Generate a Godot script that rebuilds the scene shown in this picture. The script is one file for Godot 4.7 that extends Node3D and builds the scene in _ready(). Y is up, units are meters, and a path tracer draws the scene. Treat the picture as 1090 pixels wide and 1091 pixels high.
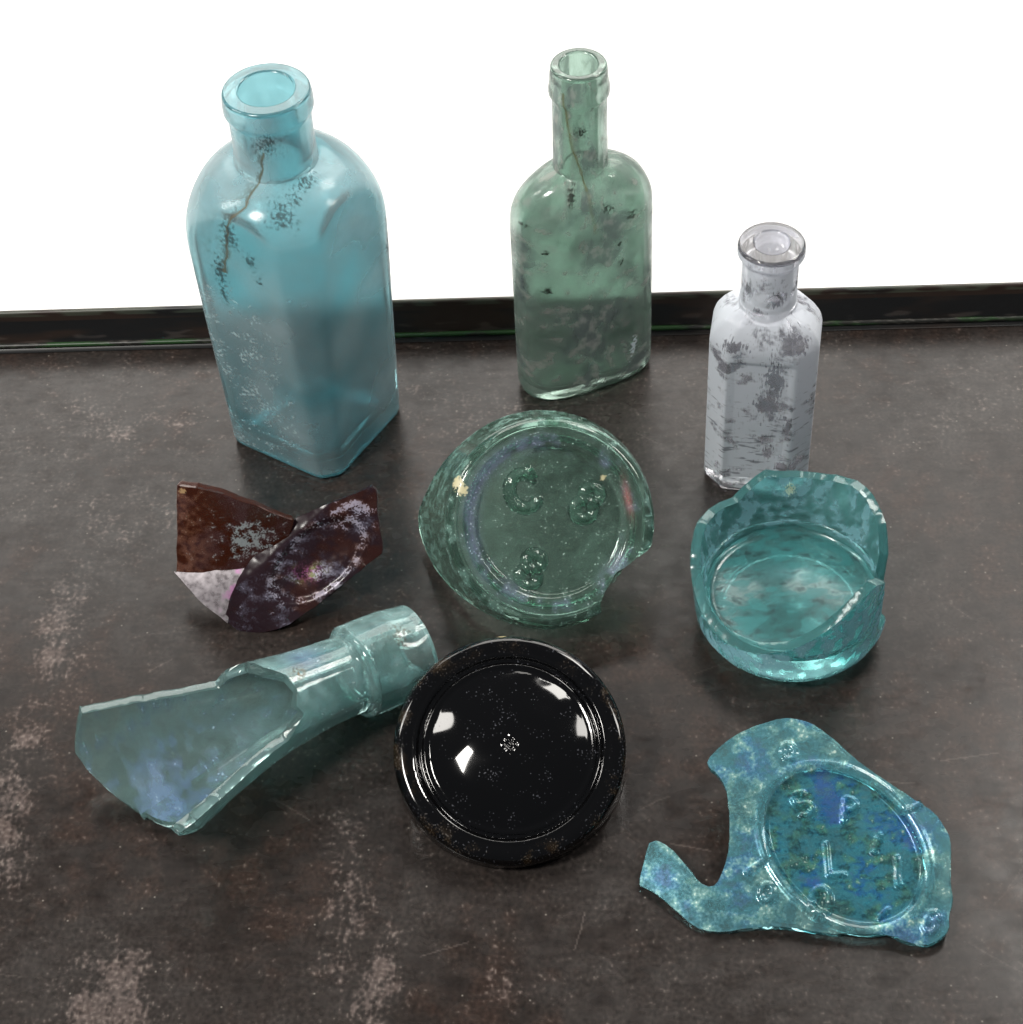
extends Node3D

# ---------------------------------------------------------------- small maths
func smin(a: float, b: float, k: float) -> float:
	var h := clampf(0.5 + 0.5 * (b - a) / k, 0.0, 1.0)
	return lerpf(b, a, h) - k * h * (1.0 - h)

func smax(a: float, b: float, k: float) -> float:
	return -smin(-a, -b, k)

func sm(a: float, b: float, x: float) -> float:
	var t := clampf((x - a) / (b - a), 0.0, 1.0)
	return t * t * (3.0 - 2.0 * t)

func lin(r: float, g: float, b: float, a := 1.0) -> Color:
	var c := Color(r, g, b).linear_to_srgb()
	c.a = a
	return c

func noise(sd: int, freq: float, octaves := 4, kind := FastNoiseLite.TYPE_SIMPLEX_SMOOTH) -> FastNoiseLite:
	var n := FastNoiseLite.new()
	n.seed = sd
	n.frequency = freq
	n.noise_type = kind
	n.fractal_octaves = octaves
	return n

func table(t: Array, x: float) -> float:
	# piecewise smooth table of [x, y]
	if x <= t[0][0]:
		return t[0][1]
	for i in range(1, t.size()):
		if x <= t[i][0]:
			var k: float = (x - t[i - 1][0]) / (t[i][0] - t[i - 1][0])
			return lerpf(t[i - 1][1], t[i][1], k)
	return t[-1][1]

# ---------------------------------------------------------------- nodes
func mesh_of(v: PackedVector3Array, n: PackedVector3Array, uv: PackedVector2Array, idx: PackedInt32Array) -> ArrayMesh:
	var a := []
	a.resize(Mesh.ARRAY_MAX)
	# keep only the vertices in use
	var remap := {}
	var v2 := PackedVector3Array()
	var n2 := PackedVector3Array()
	var u2 := PackedVector2Array()
	var i2 := PackedInt32Array()
	for i in idx:
		if not remap.has(i):
			remap[i] = v2.size()
			v2.append(v[i])
			n2.append(n[i])
			u2.append(uv[i])
		i2.append(remap[i])
	a[Mesh.ARRAY_VERTEX] = v2
	a[Mesh.ARRAY_NORMAL] = n2
	a[Mesh.ARRAY_TEX_UV] = u2
	a[Mesh.ARRAY_INDEX] = i2
	var m := ArrayMesh.new()
	m.add_surface_from_arrays(Mesh.PRIMITIVE_TRIANGLES, a)
	return m

func part(called: String, m: Mesh, mat: Material, parent: Node, label := "") -> MeshInstance3D:
	var o := MeshInstance3D.new()
	o.name = called
	o.mesh = m
	o.material_override = mat
	if label:
		o.set_meta("label", label)
	parent.add_child(o, true)
	return o

func thing(called: String, label: String, category: String, t: Transform3D) -> Node3D:
	var o := Node3D.new()
	o.name = called
	o.transform = t
	o.set_meta("label", label)
	o.set_meta("category", category)
	add_child(o, true)
	return o

# ---------------------------------------------------------------- materials
func glass(c: Color, milk: float, rough: float) -> StandardMaterial3D:
	var m := StandardMaterial3D.new()
	c.a = milk
	m.albedo_color = c
	m.refraction_enabled = true
	m.refraction_scale = 0.05
	m.roughness = rough
	m.metallic_specular = 0.5
	return m

func film(t: Texture2D, rough: float, metal := 0.0) -> StandardMaterial3D:
	var m := StandardMaterial3D.new()
	m.albedo_texture = t
	m.transparency = BaseMaterial3D.TRANSPARENCY_ALPHA
	m.roughness = rough
	m.metallic = metal
	m.texture_repeat = false
	m.cull_mode = BaseMaterial3D.CULL_DISABLED
	return m

func field(sd: int, w: int, h: int, size: Vector2, grain: float, octaves := 4, stretch := Vector2.ONE) -> PackedByteArray:
	# noise of that grain (metres) on a surface of that size, one byte for each pixel
	var h2 := w * size.y / size.x
	var n := noise(sd, size.x / w / grain, octaves)
	var im := n.get_image(maxi(8, int(w / stretch.x)), maxi(8, int(h2 / stretch.y)), false, false, false)
	im.resize(w, h, Image.INTERPOLATE_CUBIC)
	im.convert(Image.FORMAT_L8)
	return im.get_data()

func paint(w: int, h: int, f: Callable) -> ImageTexture:
	var d := PackedByteArray()
	d.resize(w * h * 4)
	var k := 0
	var rng := RandomNumberGenerator.new()
	rng.seed = w * 7919 + h
	var dither := PackedFloat32Array()
	for i in 8191:
		dither.append(rng.randf())
	for j in h:
		var v := (j + 0.5) / h
		for i in w:
			var c: Color = f.call((i + 0.5) / w, v, k)
			var e := dither[k % 8191]
			d[k * 4] = clampi(int(c.r * 255.0 + e), 0, 255)
			d[k * 4 + 1] = clampi(int(c.g * 255.0 + e), 0, 255)
			d[k * 4 + 2] = clampi(int(c.b * 255.0 + e), 0, 255)
			d[k * 4 + 3] = clampi(int(c.a * 255.0 + e), 0, 255)
			k += 1
	return ImageTexture.create_from_image(Image.create_from_data(w, h, false, Image.FORMAT_RGBA8, d))

func over(a: Color, b: Color) -> Color:
	# b laid over a, straight alpha
	if b.a <= 0.003:
		return a
	var al := b.a + a.a * (1.0 - b.a)
	var c := a.lerp(b, b.a / al)
	c.a = al
	return c

func bounds(p: PackedVector2Array) -> Rect2:
	var r := Rect2(p[0], Vector2.ZERO)
	for q in p:
		r = r.expand(q)
	return r

# ---------------------------------------------------------------- hollow bottles
const N := 112

func bottle(root: Node3D, rad: Callable, ys: PackedFloat32Array, top: float, lip_from: float, neck_from: float, bore: float, wall: float, floor_t: float, kick: float, fillet: float, mat: Material, film_mat: Material) -> void:
	# rows of points: underside, outer wall, lip, bore, inner wall, inner floor
	var rows := []      # each: [kind, y, scale, radius change]
	var y0: float = ys[0]
	for k in 9:
		rows.append([0, y0 + kick * (1.0 - pow(k / 9.0, 2.0)), k / 9.0])
	for y in ys:
		rows.append([1, y, 1.0])
	var bev := 0.0013
	for k in range(1, 6):
		var a := k / 5.0 * PI / 2
		rows.append([2, top - bev + bev * sin(a), -bev * (1.0 - cos(a))])
	for k in range(0, 6):
		var a := k / 5.0 * PI / 2
		rows.append([3, top - bev * (1.0 - cos(a)), bev * (1.0 - sin(a))])
	var yi := PackedFloat32Array()
	for i in range(ys.size() - 1, -1, -1):
		if ys[i] < top - bev - 0.0005 and ys[i] > floor_t + fillet:
			yi.append(ys[i])
	for y in yi:
		rows.append([4, y, 0.0])
	for k in range(0, 7):
		var a := k / 6.0 * PI / 2
		rows.append([5, floor_t + fillet * (1.0 - sin(a)), fillet * (1.0 - cos(a))])
	for k in range(1, 9):
		rows.append([6, floor_t + kick * pow(k / 8.0, 2.0) * 0.7, 1.0 - k / 8.0])
	var v := PackedVector3Array()
	var uv := PackedVector2Array()
	var far := run_up(rad, ys, top)
	var at_row := 0
	var outer_first := 9
	var outer_last := 9 + ys.size() - 1
	for r in rows:
		var share := 1.0 - far[clampi(at_row - 9, 0, far.size() - 1)] / far[-1]
		at_row += 1
		for i in N + 1:
			var th := TAU * (i % N) / N - PI / 2
			var y: float = r[1]
			var p := 0.0
			match r[0]:
				0: p = rad.call(th, y0) * r[2]
				1: p = rad.call(th, y)
				2: p = rad.call(th, top - bev) + r[2]
				3: p = bore + r[2]
				4:
					var out: float = rad.call(th, minf(y, lip_from - 0.001))
					var w: float = lerpf(wall, out - bore, sm(neck_from - 0.004, neck_from + 0.002, y))
					p = maxf(bore * 0.98, out - w) if y > neck_from - 0.012 else out - w
				5: p = rad.call(th, floor_t + fillet) - wall - r[2]
				6: p = (rad.call(th, floor_t + fillet) - wall - fillet) * r[2]
			v.append(Vector3(p * cos(th), y, p * sin(th)))
			uv.append(Vector2(float(i) / N, share))    # u runs from the back of the bottle round its front
	var nr := PackedVector3Array()
	nr.resize(v.size())
	var groups := {"body": PackedInt32Array(), "neck": PackedInt32Array(), "lip": PackedInt32Array()}
	var skin := PackedInt32Array()
	for r in rows.size() - 1:
		for i in N:
			var a := r * (N + 1) + i
			var b := a + 1
			var c := a + N + 1
			var d := c + 1
			# seen from outside theta grows to the left, rows go up: a b lower, c d upper
			var tri := PackedInt32Array([a, b, d, a, d, c])
			var fn := Vector3.ZERO
			for t in 2:
				fn += (v[tri[t * 3 + 2]] - v[tri[t * 3]]).cross(v[tri[t * 3 + 1]] - v[tri[t * 3]])
			for q in [a, b, c, d]:
				nr[q] += fn
			var ym: float = (rows[r][1] + rows[r + 1][1]) * 0.5
			var key := "body" if ym < neck_from else ("neck" if ym < lip_from else "lip")
			groups[key].append_array(tri)
			if r >= outer_first + 9 and r < outer_last:
				skin.append_array(tri)
	for r in rows.size():
		var a := r * (N + 1)
		var s := nr[a] + nr[a + N]
		nr[a] = s
		nr[a + N] = s
	for i in nr.size():
		nr[i] = nr[i].normalized()
	for i in N + 1:
		nr[i] = Vector3.DOWN
		nr[(rows.size() - 1) * (N + 1) + i] = Vector3.UP
	for key in groups:
		part(key, mesh_of(v, nr, uv, groups[key]), mat, root)
	if film_mat:
		var fv := PackedVector3Array()
		fv.resize(v.size())
		for i in v.size():
			fv[i] = v[i] + nr[i] * 0.00015
		part("weathering", mesh_of(fv, nr, uv, skin), film_mat, root)

func run_up(rad: Callable, ys: PackedFloat32Array, top: float) -> PackedFloat32Array:
	# length along the outside from the foot to each row, and last to the lip's edge
	var o := PackedFloat32Array([0.0])
	for i in range(1, ys.size()):
		var a: float = rad.call(PI * 0.42, ys[i])
		var b: float = rad.call(PI * 0.42, ys[i - 1])
		o.append(o[-1] + Vector2(a - b, ys[i] - ys[i - 1]).length())
	o.append(o[-1] + top - ys[-1])
	return o

func heights(rad: Callable, ys: PackedFloat32Array, top: float, h: int) -> PackedFloat32Array:
	# height, as a share of the whole, that each row of a skin's texture lies at
	var l := run_up(rad, ys, top)
	var o := PackedFloat32Array()
	for j in h:
		var want := (1.0 - (j + 0.5) / h) * l[-1]
		var i := 1
		while i < ys.size() - 1 and l[i] < want:
			i += 1
		o.append(lerpf(ys[i - 1], ys[i], clampf((want - l[i - 1]) / maxf(l[i] - l[i - 1], 1e-6), 0.0, 1.2)) / top)
	return o

func steps(list: Array) -> PackedFloat32Array:
	# [from, to, count] runs
	var o := PackedFloat32Array()
	for r in list:
		for k in r[2]:
			o.append(lerpf(r[0], r[1], float(k) / r[2]))
	return o

# ---------------------------------------------------------------- broken sheets of glass
# A sheet is cut from a grid in its own flat pattern (metres), bent by a map, and given thickness and broken edges.
func sheet(root: Node3D, pattern: PackedVector2Array, holes: Array, cell: float, bend: Callable, thick: Callable, names: Callable, mats: Dictionary, films: Array, flip := false, period := 0.0, rough_edge := 0.0004, lining: Variant = null) -> void:
	var lo := pattern[0]
	var hi := pattern[0]
	for p in pattern:
		lo = lo.min(p)
		hi = hi.max(p)
	var nx := int(ceil((hi.x - lo.x) / cell))
	var ny := int(ceil((hi.y - lo.y) / cell))
	var cx := (hi.x - lo.x) / nx
	var cy := (hi.y - lo.y) / ny
	var keep := PackedByteArray()
	keep.resize(nx * ny)
	for j in ny:
		for i in nx:
			var q := lo + Vector2((i + 0.5) * cx, (j + 0.5) * cy)
			var ok := Geometry2D.is_point_in_polygon(q, pattern)
			for h in holes:
				ok = ok and not Geometry2D.is_point_in_polygon(q, h)
			keep[j * nx + i] = 1 if ok else 0
	var cols := nx + 1
	var lines := []
	if period <= 0.0:
		lines.append(pattern)
	else:
		lines.append(PackedVector2Array([lo, Vector2(hi.x, lo.y), hi, Vector2(lo.x, hi.y)]))
	for h in holes:
		lines.append(h)
	var id := PackedInt32Array()
	id.resize(cols * (ny + 1))
	id.fill(-1)
	var dom := PackedVector2Array()
	for j in ny + 1:
		for i in cols:
			var full := 0
			for dj in [-1, 0]:
				for di in [-1, 0]:
					var a: int = i + di
					var b: int = j + dj
					if period > 0.0:
						a = posmod(a, nx)
					if a >= 0 and a < nx and b >= 0 and b < ny and keep[b * nx + a]:
						full += 1
			if full == 0:
				continue
			var q := lo + Vector2(i * cx, j * cy)
			if full < 4:
				var best := 1e9
				var to := q
				for l in lines:
					var n: int = l.size()
					for k in n:
						var s: Vector2 = Geometry2D.get_closest_point_to_segment(q, l[k], l[(k + 1) % n])
						var ds := s.distance_squared_to(q)
						if ds < best:
							best = ds
							to = s
				if best < cell * cell * 2.0 and not (period > 0.0 and (to.x <= lo.x + 1e-6 or to.x >= hi.x - 1e-6)):
					q = to
			id[j * cols + i] = dom.size()
			dom.append(q)
	var n := dom.size()
	var v := PackedVector3Array()
	v.resize(n * 2)
	var nr := PackedVector3Array()
	nr.resize(n * 2)
	var uv := PackedVector2Array()
	uv.resize(n * 2)
	for k in n:
		v[k] = bend.call(dom[k])
		var t := (dom[k] - lo) / (hi - lo)
		uv[k] = t
		uv[k + n] = t
	var groups := {}
	var skin := [PackedInt32Array(), PackedInt32Array()]
	var quads := []
	for j in ny:
		for i in nx:
			if not keep[j * nx + i]:
				continue
			var i1 := i + 1
			var q := [id[j * cols + i], id[j * cols + i1], id[(j + 1) * cols + i1], id[(j + 1) * cols + i]]
			if flip:
				q.reverse()
			var fn: Vector3 = (v[q[2]] - v[q[0]]).cross(v[q[1]] - v[q[0]]) + (v[q[3]] - v[q[0]]).cross(v[q[2]] - v[q[0]])
			for k in q:
				nr[k] += fn
			quads.append([i, j, q])
	if period > 0.0:
		for j in ny + 1:
			join(nr, id[j * cols], id[j * cols + nx], 0)
	for k in n:
		nr[k] = nr[k].normalized()
		v[k + n] = lining.call(dom[k]) if lining != null else v[k] - nr[k] * thick.call(dom[k])
	for quad in quads:
		var q: Array = quad[2]
		var a0: int = q[0] + n
		var fn: Vector3 = (v[q[2] + n] - v[a0]).cross(v[q[1] + n] - v[a0]) + (v[q[3] + n] - v[a0]).cross(v[q[2] + n] - v[a0])
		for k in q:
			nr[k + n] -= fn
	if period > 0.0:
		for j in ny + 1:
			join(nr, id[j * cols], id[j * cols + nx], n)
	for k in n:
		nr[k + n] = nr[k + n].normalized()
	# fracture faces
	var ev := PackedVector3Array()
	var outward := {}
	var rim := []
	for quad in quads:
		var i: int = quad[0]
		var j: int = quad[1]
		var q: Array = quad[2]
		var centre := lo + Vector2((i + 0.5) * cx, (j + 0.5) * cy)
		var key: String = names.call(centre)
		if not groups.has(key):
			groups[key] = PackedInt32Array()
		var tri := PackedInt32Array([q[0], q[1], q[2], q[0], q[2], q[3]])
		groups[key].append_array(tri)
		groups[key].append_array(PackedInt32Array([q[2] + n, q[1] + n, q[0] + n, q[3] + n, q[2] + n, q[0] + n]))
		skin[0].append_array(tri)
		skin[1].append_array(PackedInt32Array([q[2] + n, q[1] + n, q[0] + n, q[3] + n, q[2] + n, q[0] + n]))
		var around := [[0, -1], [1, 0], [0, 1], [-1, 0]]
		for k in 4:
			var a: int = i + around[k][0]
			var b: int = j + around[k][1]
			if period > 0.0:
				a = posmod(a, nx)
			if a >= 0 and a < nx and b >= 0 and b < ny and keep[b * nx + a]:
				continue
			var e0: int
			var e1: int
			if flip:
				# reversed order: corners are 3 2 1 0 of the original
				e0 = q[3 - k]
				e1 = q[3 - (k + 1) % 4]
				var t := e0
				e0 = e1
				e1 = t
			else:
				e0 = q[k]
				e1 = q[(k + 1) % 4]
			# surface is on the right of e0 -> e1 seen from outside
			var dir := (v[e1] - v[e0])
			var o := nr[e0].cross(dir) * -1.0
			if o.length() < 1e-9:
				continue
			var mid := (v[e0] + v[e1]) * 0.5
			var inside := (v[q[0]] + v[q[1]] + v[q[2]] + v[q[3]]) * 0.25
			if o.dot(mid - inside) < 0.0:
				o = -o
			for e in [e0, e1]:
				outward[e] = outward.get(e, Vector3.ZERO) + o.normalized()
			rim.append([e0, e1, key])
	# even out the outward directions along the break
	for pass_no in 4:
		var sum := {}
		for r in rim:
			sum[r[0]] = sum.get(r[0], Vector3.ZERO) + outward[r[1]].normalized()
			sum[r[1]] = sum.get(r[1], Vector3.ZERO) + outward[r[0]].normalized()
		for e in sum:
			outward[e] = outward[e].normalized() + sum[e]
	var jag := noise(7, 350.0, 2)
	var strip := {}
	var sv := v.duplicate()
	var sn := nr.duplicate()
	var su := uv.duplicate()
	for e in outward:
		var o: Vector3 = outward[e].normalized()
		var t := v[e] - v[e + n]
		strip[e] = sv.size()
		var prof := [[0.0, 0.0], [0.10, 0.8], [0.36, 1.0], [0.66, 1.0], [0.9, 0.75], [1.0, 0.0]]
		for p in prof:
			var w: float = p[1] * (rough_edge * (0.8 + 0.35 * jag.get_noise_3dv(v[e] + t * p[0] * 0.6)))
			sv.append(v[e] - t * p[0] + o * w)
			sn.append(o)
			su.append(uv[e])
	for r in rim:
		var a: int = strip[r[0]]
		var b: int = strip[r[1]]
		for k in 5:
			var tri := PackedInt32Array([a + k, a + k + 1, b + k + 1, a + k, b + k + 1, b + k])
			if not flip:
				tri.reverse()
			# orientation from the outward direction
			var fn := (sv[tri[2]] - sv[tri[0]]).cross(sv[tri[1]] - sv[tri[0]]) + (sv[tri[5]] - sv[tri[3]]).cross(sv[tri[4]] - sv[tri[3]])
			if fn.dot(outward[r[0]] + outward[r[1]]) < 0.0:
				tri.reverse()
				fn = -fn
			groups[r[2]].append_array(tri)
			for q in tri:
				sn[q] += fn * 3e5
	for k in range(n * 2, sn.size()):
		sn[k] = sn[k].normalized()
	for key in groups:
		part(key.get_slice("#", 0), mesh_of(sv, sn, su, groups[key]), mats.get(key.get_slice("#", 0), mats["all"]), root)
	for s in 2:
		if s < films.size() and films[s]:
			var fv := PackedVector3Array()
			fv.resize(n * 2)
			for k in n * 2:
				fv[k] = v[k] + nr[k] * 0.00015
			part("weathering", mesh_of(fv, nr, uv, skin[s]), films[s], root)

func join(nr: PackedVector3Array, a: int, b: int, off: int) -> void:
	# one normal for the two vertices of a seam
	if a >= 0 and b >= 0:
		var s := nr[a + off] + nr[b + off]
		nr[a + off] = s
		nr[b + off] = s

func pts(a: Array) -> PackedVector2Array:
	var o := PackedVector2Array()
	for k in range(0, a.size(), 2):
		o.append(Vector2(a[k], a[k + 1]))
	return o

func ragged(p: PackedVector2Array, step: float, amount: float, sd: int) -> PackedVector2Array:
	# subdivides an outline and shakes it a little, as breaks are
	var nz := noise(sd, 110.0, 2)
	var o := PackedVector2Array()
	for i in p.size():
		var a := p[i]
		var b := p[(i + 1) % p.size()]
		var m := maxi(1, int(a.distance_to(b) / step))
		for k in m:
			var q := a.lerp(b, float(k) / m)
			o.append(q + Vector2(nz.get_noise_2d(q.x, q.y), nz.get_noise_2d(q.y + 3.1, q.x)) * amount)
	return o

func rounded(p: PackedVector2Array, times: int) -> PackedVector2Array:
	for t in times:
		var o := PackedVector2Array()
		for i in p.size():
			var a := p[i]
			var b := p[(i + 1) % p.size()]
			o.append(a.lerp(b, 0.25))
			o.append(a.lerp(b, 0.75))
		p = o
	return p

func polar(t: Array, base: float, step := 3.0) -> PackedVector2Array:
	# outline in the unrolled plane from a table of [degrees, length past base]
	var o := PackedVector2Array()
	var d := 0.0
	while d < 360.0:
		var s := base + table(t, d)
		o.append(Vector2(cos(deg_to_rad(d)), sin(deg_to_rad(d))) * s)
		d += step
	return o

# ---------------------------------------------------------------- embossed characters
func arc_pts(c: Vector2, rx: float, ry: float, from: float, to: float, n := 10) -> PackedVector2Array:
	var o := PackedVector2Array()
	for k in n + 1:
		var a := deg_to_rad(lerpf(from, to, float(k) / n))
		o.append(c + Vector2(cos(a) * rx, sin(a) * ry))
	return o

func glyph(ch: String) -> Array:
	match ch:
		"C": return [arc_pts(Vector2.ZERO, 0.42, 0.5, -48, -318, 14), PackedVector2Array([Vector2(0.30, -0.55), Vector2(0.30, -0.2)])]
		"8": return [arc_pts(Vector2(0, -0.26), 0.24, 0.24, 0, 360, 12), arc_pts(Vector2(0, 0.25), 0.28, 0.27, 0, 360, 12)]
		"O": return [arc_pts(Vector2.ZERO, 0.34, 0.5, 0, 360, 14)]
		"S": return [arc_pts(Vector2(0, -0.25), 0.27, 0.25, -30, -270, 10), arc_pts(Vector2(0, 0.25), 0.27, 0.25, -90, 150, 10)]
		"P": return [PackedVector2Array([Vector2(-0.25, -0.5), Vector2(-0.25, 0.5)]), arc_pts(Vector2(-0.2, -0.24), 0.42, 0.26, -90, 90, 8)]
		"L": return [PackedVector2Array([Vector2(-0.2, -0.5), Vector2(-0.2, 0.5), Vector2(0.28, 0.5)])]
		"9": return [arc_pts(Vector2(0, -0.22), 0.27, 0.27, 0, 360, 12), PackedVector2Array([Vector2(0.27, -0.2), Vector2(0.2, 0.25), Vector2(-0.05, 0.5)])]
	return [PackedVector2Array([Vector2(0, -0.5), Vector2(0, 0.5)])]

func emboss(list: Array) -> Array:
	# list of [character, x, y, size, degrees] -> [box, segments] for each
	var o := []
	for c in list:
		var seg := []
		var box := Rect2(c[1], c[2], 0, 0)
		for line in glyph(c[0]):
			var last := Vector2.INF
			for p in line:
				var q: Vector2 = Vector2(c[1], c[2]) + (p * c[3]).rotated(deg_to_rad(c[4]))
				box = box.expand(q)
				if last != Vector2.INF:
					seg.append([last, q])
				last = q
		o.append([box.grow(0.003), seg])
	return o

func raised(list: Array, q: Vector2, w: float) -> Vector2:
	# x: 0..1 how raised, y: which character
	for k in list.size():
		var box: Rect2 = list[k][0]
		if box.has_point(q):
			var d := 1e9
			for s in list[k][1]:
				d = minf(d, Geometry2D.get_closest_point_to_segment(q, s[0], s[1]).distance_squared_to(q))
			var h := 1.0 - sm(w * 0.5, w, sqrt(d))
			if h > 0.0:
				return Vector2(h, k)
	return Vector2(0, -1)

# ================================================================ scene
func _ready() -> void:
	var cam := Camera3D.new()
	cam.name = "camera"
	cam.transform = Transform3D(Basis(Vector3(0.9982, -0.04038, 0.04446), Vector3(0.06006, 0.67111, -0.73892), Vector3(0, 0.74026, 0.67232)).orthonormalized(), Vector3(0, 0.6, 0))
	cam.fov = 27.84
	cam.near = 0.02
	cam.far = 20.0
	cam.current = true
	add_child(cam)
	var env := Environment.new()
	env.background_mode = Environment.BG_COLOR
	env.background_color = Color(0.34, 0.35, 0.37)
	env.background_energy_multiplier = 1.0
	env.tonemap_mode = Environment.TONE_MAPPER_LINEAR
	env.tonemap_exposure = 1.0
	env.sdfgi_enabled = true
	env.ssao_enabled = true
	env.ssil_enabled = true
	var we := WorldEnvironment.new()
	we.name = "environment"
	we.environment = env
	add_child(we)
	softbox("back_softbox", Vector3(0.05, 0.80, -1.45), Vector3(0, 0.0, -0.55), Vector2(1.6, 0.60), 1.5)
	softbox("right_softbox", Vector3(0.55, 0.95, -0.95), Vector3(0, 0, -0.5), Vector2(0.28, 0.28), 0.50)
	softbox("right_strip", Vector3(0.85, 0.75, -0.50), Vector3(0, 0, -0.5), Vector2(0.14, 0.42), 0.30)
	softbox("left_strip", Vector3(-0.80, 0.75, -0.62), Vector3(0, 0, -0.5), Vector2(0.14, 0.42), 0.35)
	softbox("front_fill", Vector3(-0.70, 1.25, -0.02), Vector3(0, 0, -0.5), Vector2(0.26, 0.26), 1.6)  # added fill light, unseen, to brighten the front faces of the glass
	build_setting()
	build_blue()
	build_green()
	build_clear()
	build_green_base()
	build_cup()
	build_amber()
	build_neck()
	build_black()
	build_hook()

func softbox(called: String, at: Vector3, to: Vector3, size: Vector2, energy: float) -> void:
	var l := AreaLight3D.new()
	l.name = called
	l.area_size = size
	l.light_energy = energy
	l.light_color = Color(1.0, 0.985, 0.96)
	l.shadow_enabled = true
	l.area_range = 6.0
	add_child(l)
	l.look_at_from_position(at, to, Vector3.UP)

# ---------------------------------------------------------------- tray and paper
const B := 0.0078431     # byte -> -1..1 scale

func build_setting() -> void:
	# white paper under the tray, curving up far behind it
	var st := SurfaceTool.new()
	st.begin(Mesh.PRIMITIVE_TRIANGLES)
	var prof := [Vector2(0.6, -0.0035)]
	for k in 13:
		var a := k / 12.0 * PI / 2
		prof.append(Vector2(-1.5 - 0.35 * sin(a), -0.0035 + 0.35 * (1.0 - cos(a))))
	prof.append(Vector2(-1.85, 0.5))
	for k in prof.size() - 1:
		var a: Vector2 = prof[k]
		var b: Vector2 = prof[k + 1]
		var p := [Vector3(-2, a.y, a.x), Vector3(2, a.y, a.x), Vector3(2, b.y, b.x), Vector3(-2, b.y, b.x)]
		for i in [0, 3, 2, 0, 2, 1]:
			st.set_smooth_group(1)
			st.add_vertex(p[i])
	st.generate_normals()
	var pm := StandardMaterial3D.new()
	pm.albedo_color = lin(0.86, 0.86, 0.86)
	pm.roughness = 0.9
	var paper := part("backdrop_paper", st.commit(), pm, self)
	paper.set_meta("kind", "structure")
	paper.set_meta("label", "plain white paper background behind the dark tray")

	var tray := thing("metal_tray", "worn dark brown metal tray with upturned rim under all the glass", "tray", Transform3D(Basis(Vector3.UP, deg_to_rad(-2.73)), Vector3(0, 0, -0.6467)))
	var x0 := -0.30
	var z1 := 0.45
	var tw := 1120
	var th := 840
	var size := Vector2(0.6, 0.45)
	var big := field(11, tw, th, size, 0.11, 4)
	var mid := field(12, tw, th, size, 0.016, 4)
	var fine := field(13, tw, th, size, 0.0022, 3)
	var streak := field(14, tw, th, size, 0.004, 3, Vector2(5, 1))
	var brush := field(15, tw, th, size, 0.0035, 3, Vector2(1, 4))
	# worn pale patches, in metres on the tray: x, z, radius x, radius z, strength
	var worn := [[-0.165, 0.165, 0.010, 0.035, 0.8], [-0.17, 0.23, 0.012, 0.05, 0.7], [-0.125, 0.315, 0.012, 0.018, 0.95], [-0.145, 0.33, 0.03, 0.012, 0.6], [-0.05, 0.275, 0.008, 0.03, 0.75], [-0.04, 0.31, 0.012, 0.02, 0.6], [-0.08, 0.13, 0.012, 0.012, 0.5], [-0.14, 0.05, 0.05, 0.02, 0.42], [-0.02, 0.045, 0.04, 0.02, 0.42], [0.15, 0.04, 0.06, 0.03, 0.22], [-0.09, 0.20, 0.006, 0.006, 0.5], [0.005, 0.31, 0.01, 0.015, 0.5], [-0.15, 0.10, 0.03, 0.02, 0.4], [0.13, 0.26, 0.012, 0.02, 0.3]]
	var wm := PackedByteArray()
	for j in 168:
		for i in 224:
			var w := 0.0
			for q in worn:
				var dx: float = (x0 + (i + 0.5) / 224.0 * 0.6 - q[0]) / q[2]
				var dz: float = ((j + 0.5) / 168.0 * z1 - q[1]) / q[3]
				w = maxf(w, q[4] * exp(-0.7 * (dx * dx + dz * dz)))
			wm.append(int(w * 255.0))
	var wim := Image.create_from_data(224, 168, false, Image.FORMAT_L8, wm)
	wim.resize(tw, th, Image.INTERPOLATE_CUBIC)
	var worn_at := wim.get_data()
	var tex := paint(tw, th, func(_u: float, _v: float, k: int) -> Color:
		var b := big[k] * B - 1.0
		var m := mid[k] * B - 1.0
		var f := fine[k] * B - 1.0
		var s := streak[k] * B - 1.0
		var c := Color(0.158, 0.136, 0.126).lerp(Color(0.198, 0.182, 0.174), clampf(0.45 + b * 1.3 + m * 0.3, 0, 1))
		c = c.lerp(Color(0.215, 0.158, 0.134), sm(0.05, 0.6, m * 0.7 - b * 0.8) * 0.45)
		var w := worn_at[k] / 255.0
		w = clampf(w + b * 0.2 - 0.02, 0, 1)
		var br := brush[k] * B - 1.0
		var g := sm(0.38, 0.85, w + m * 0.4 + f * 0.3 + s * 0.15 + br * 0.3)
		c = c.lerp(Color(0.40, 0.355, 0.34), g * 0.6)
		c = c.lerp(Color(0.10, 0.088, 0.084), sm(0.15, 0.5, f * 0.35 - m * 0.7 - w * 0.5) * 0.45)
		c = c.lerp(Color(0.40, 0.37, 0.35), sm(0.42, 0.7, f * 0.9 + w * 0.3 + 0.2 * s + m * 0.2) * 0.5)
		var grain := 1.0 + f * 0.34 + s * 0.14 + br * 0.10
		return Color(c.r * grain, c.g * grain, c.b * grain, 1.0))
	# fine scratches, long and thin, and pale grit
	var im := tex.get_image()
	var rng := RandomNumberGenerator.new()
	rng.seed = 5
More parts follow.
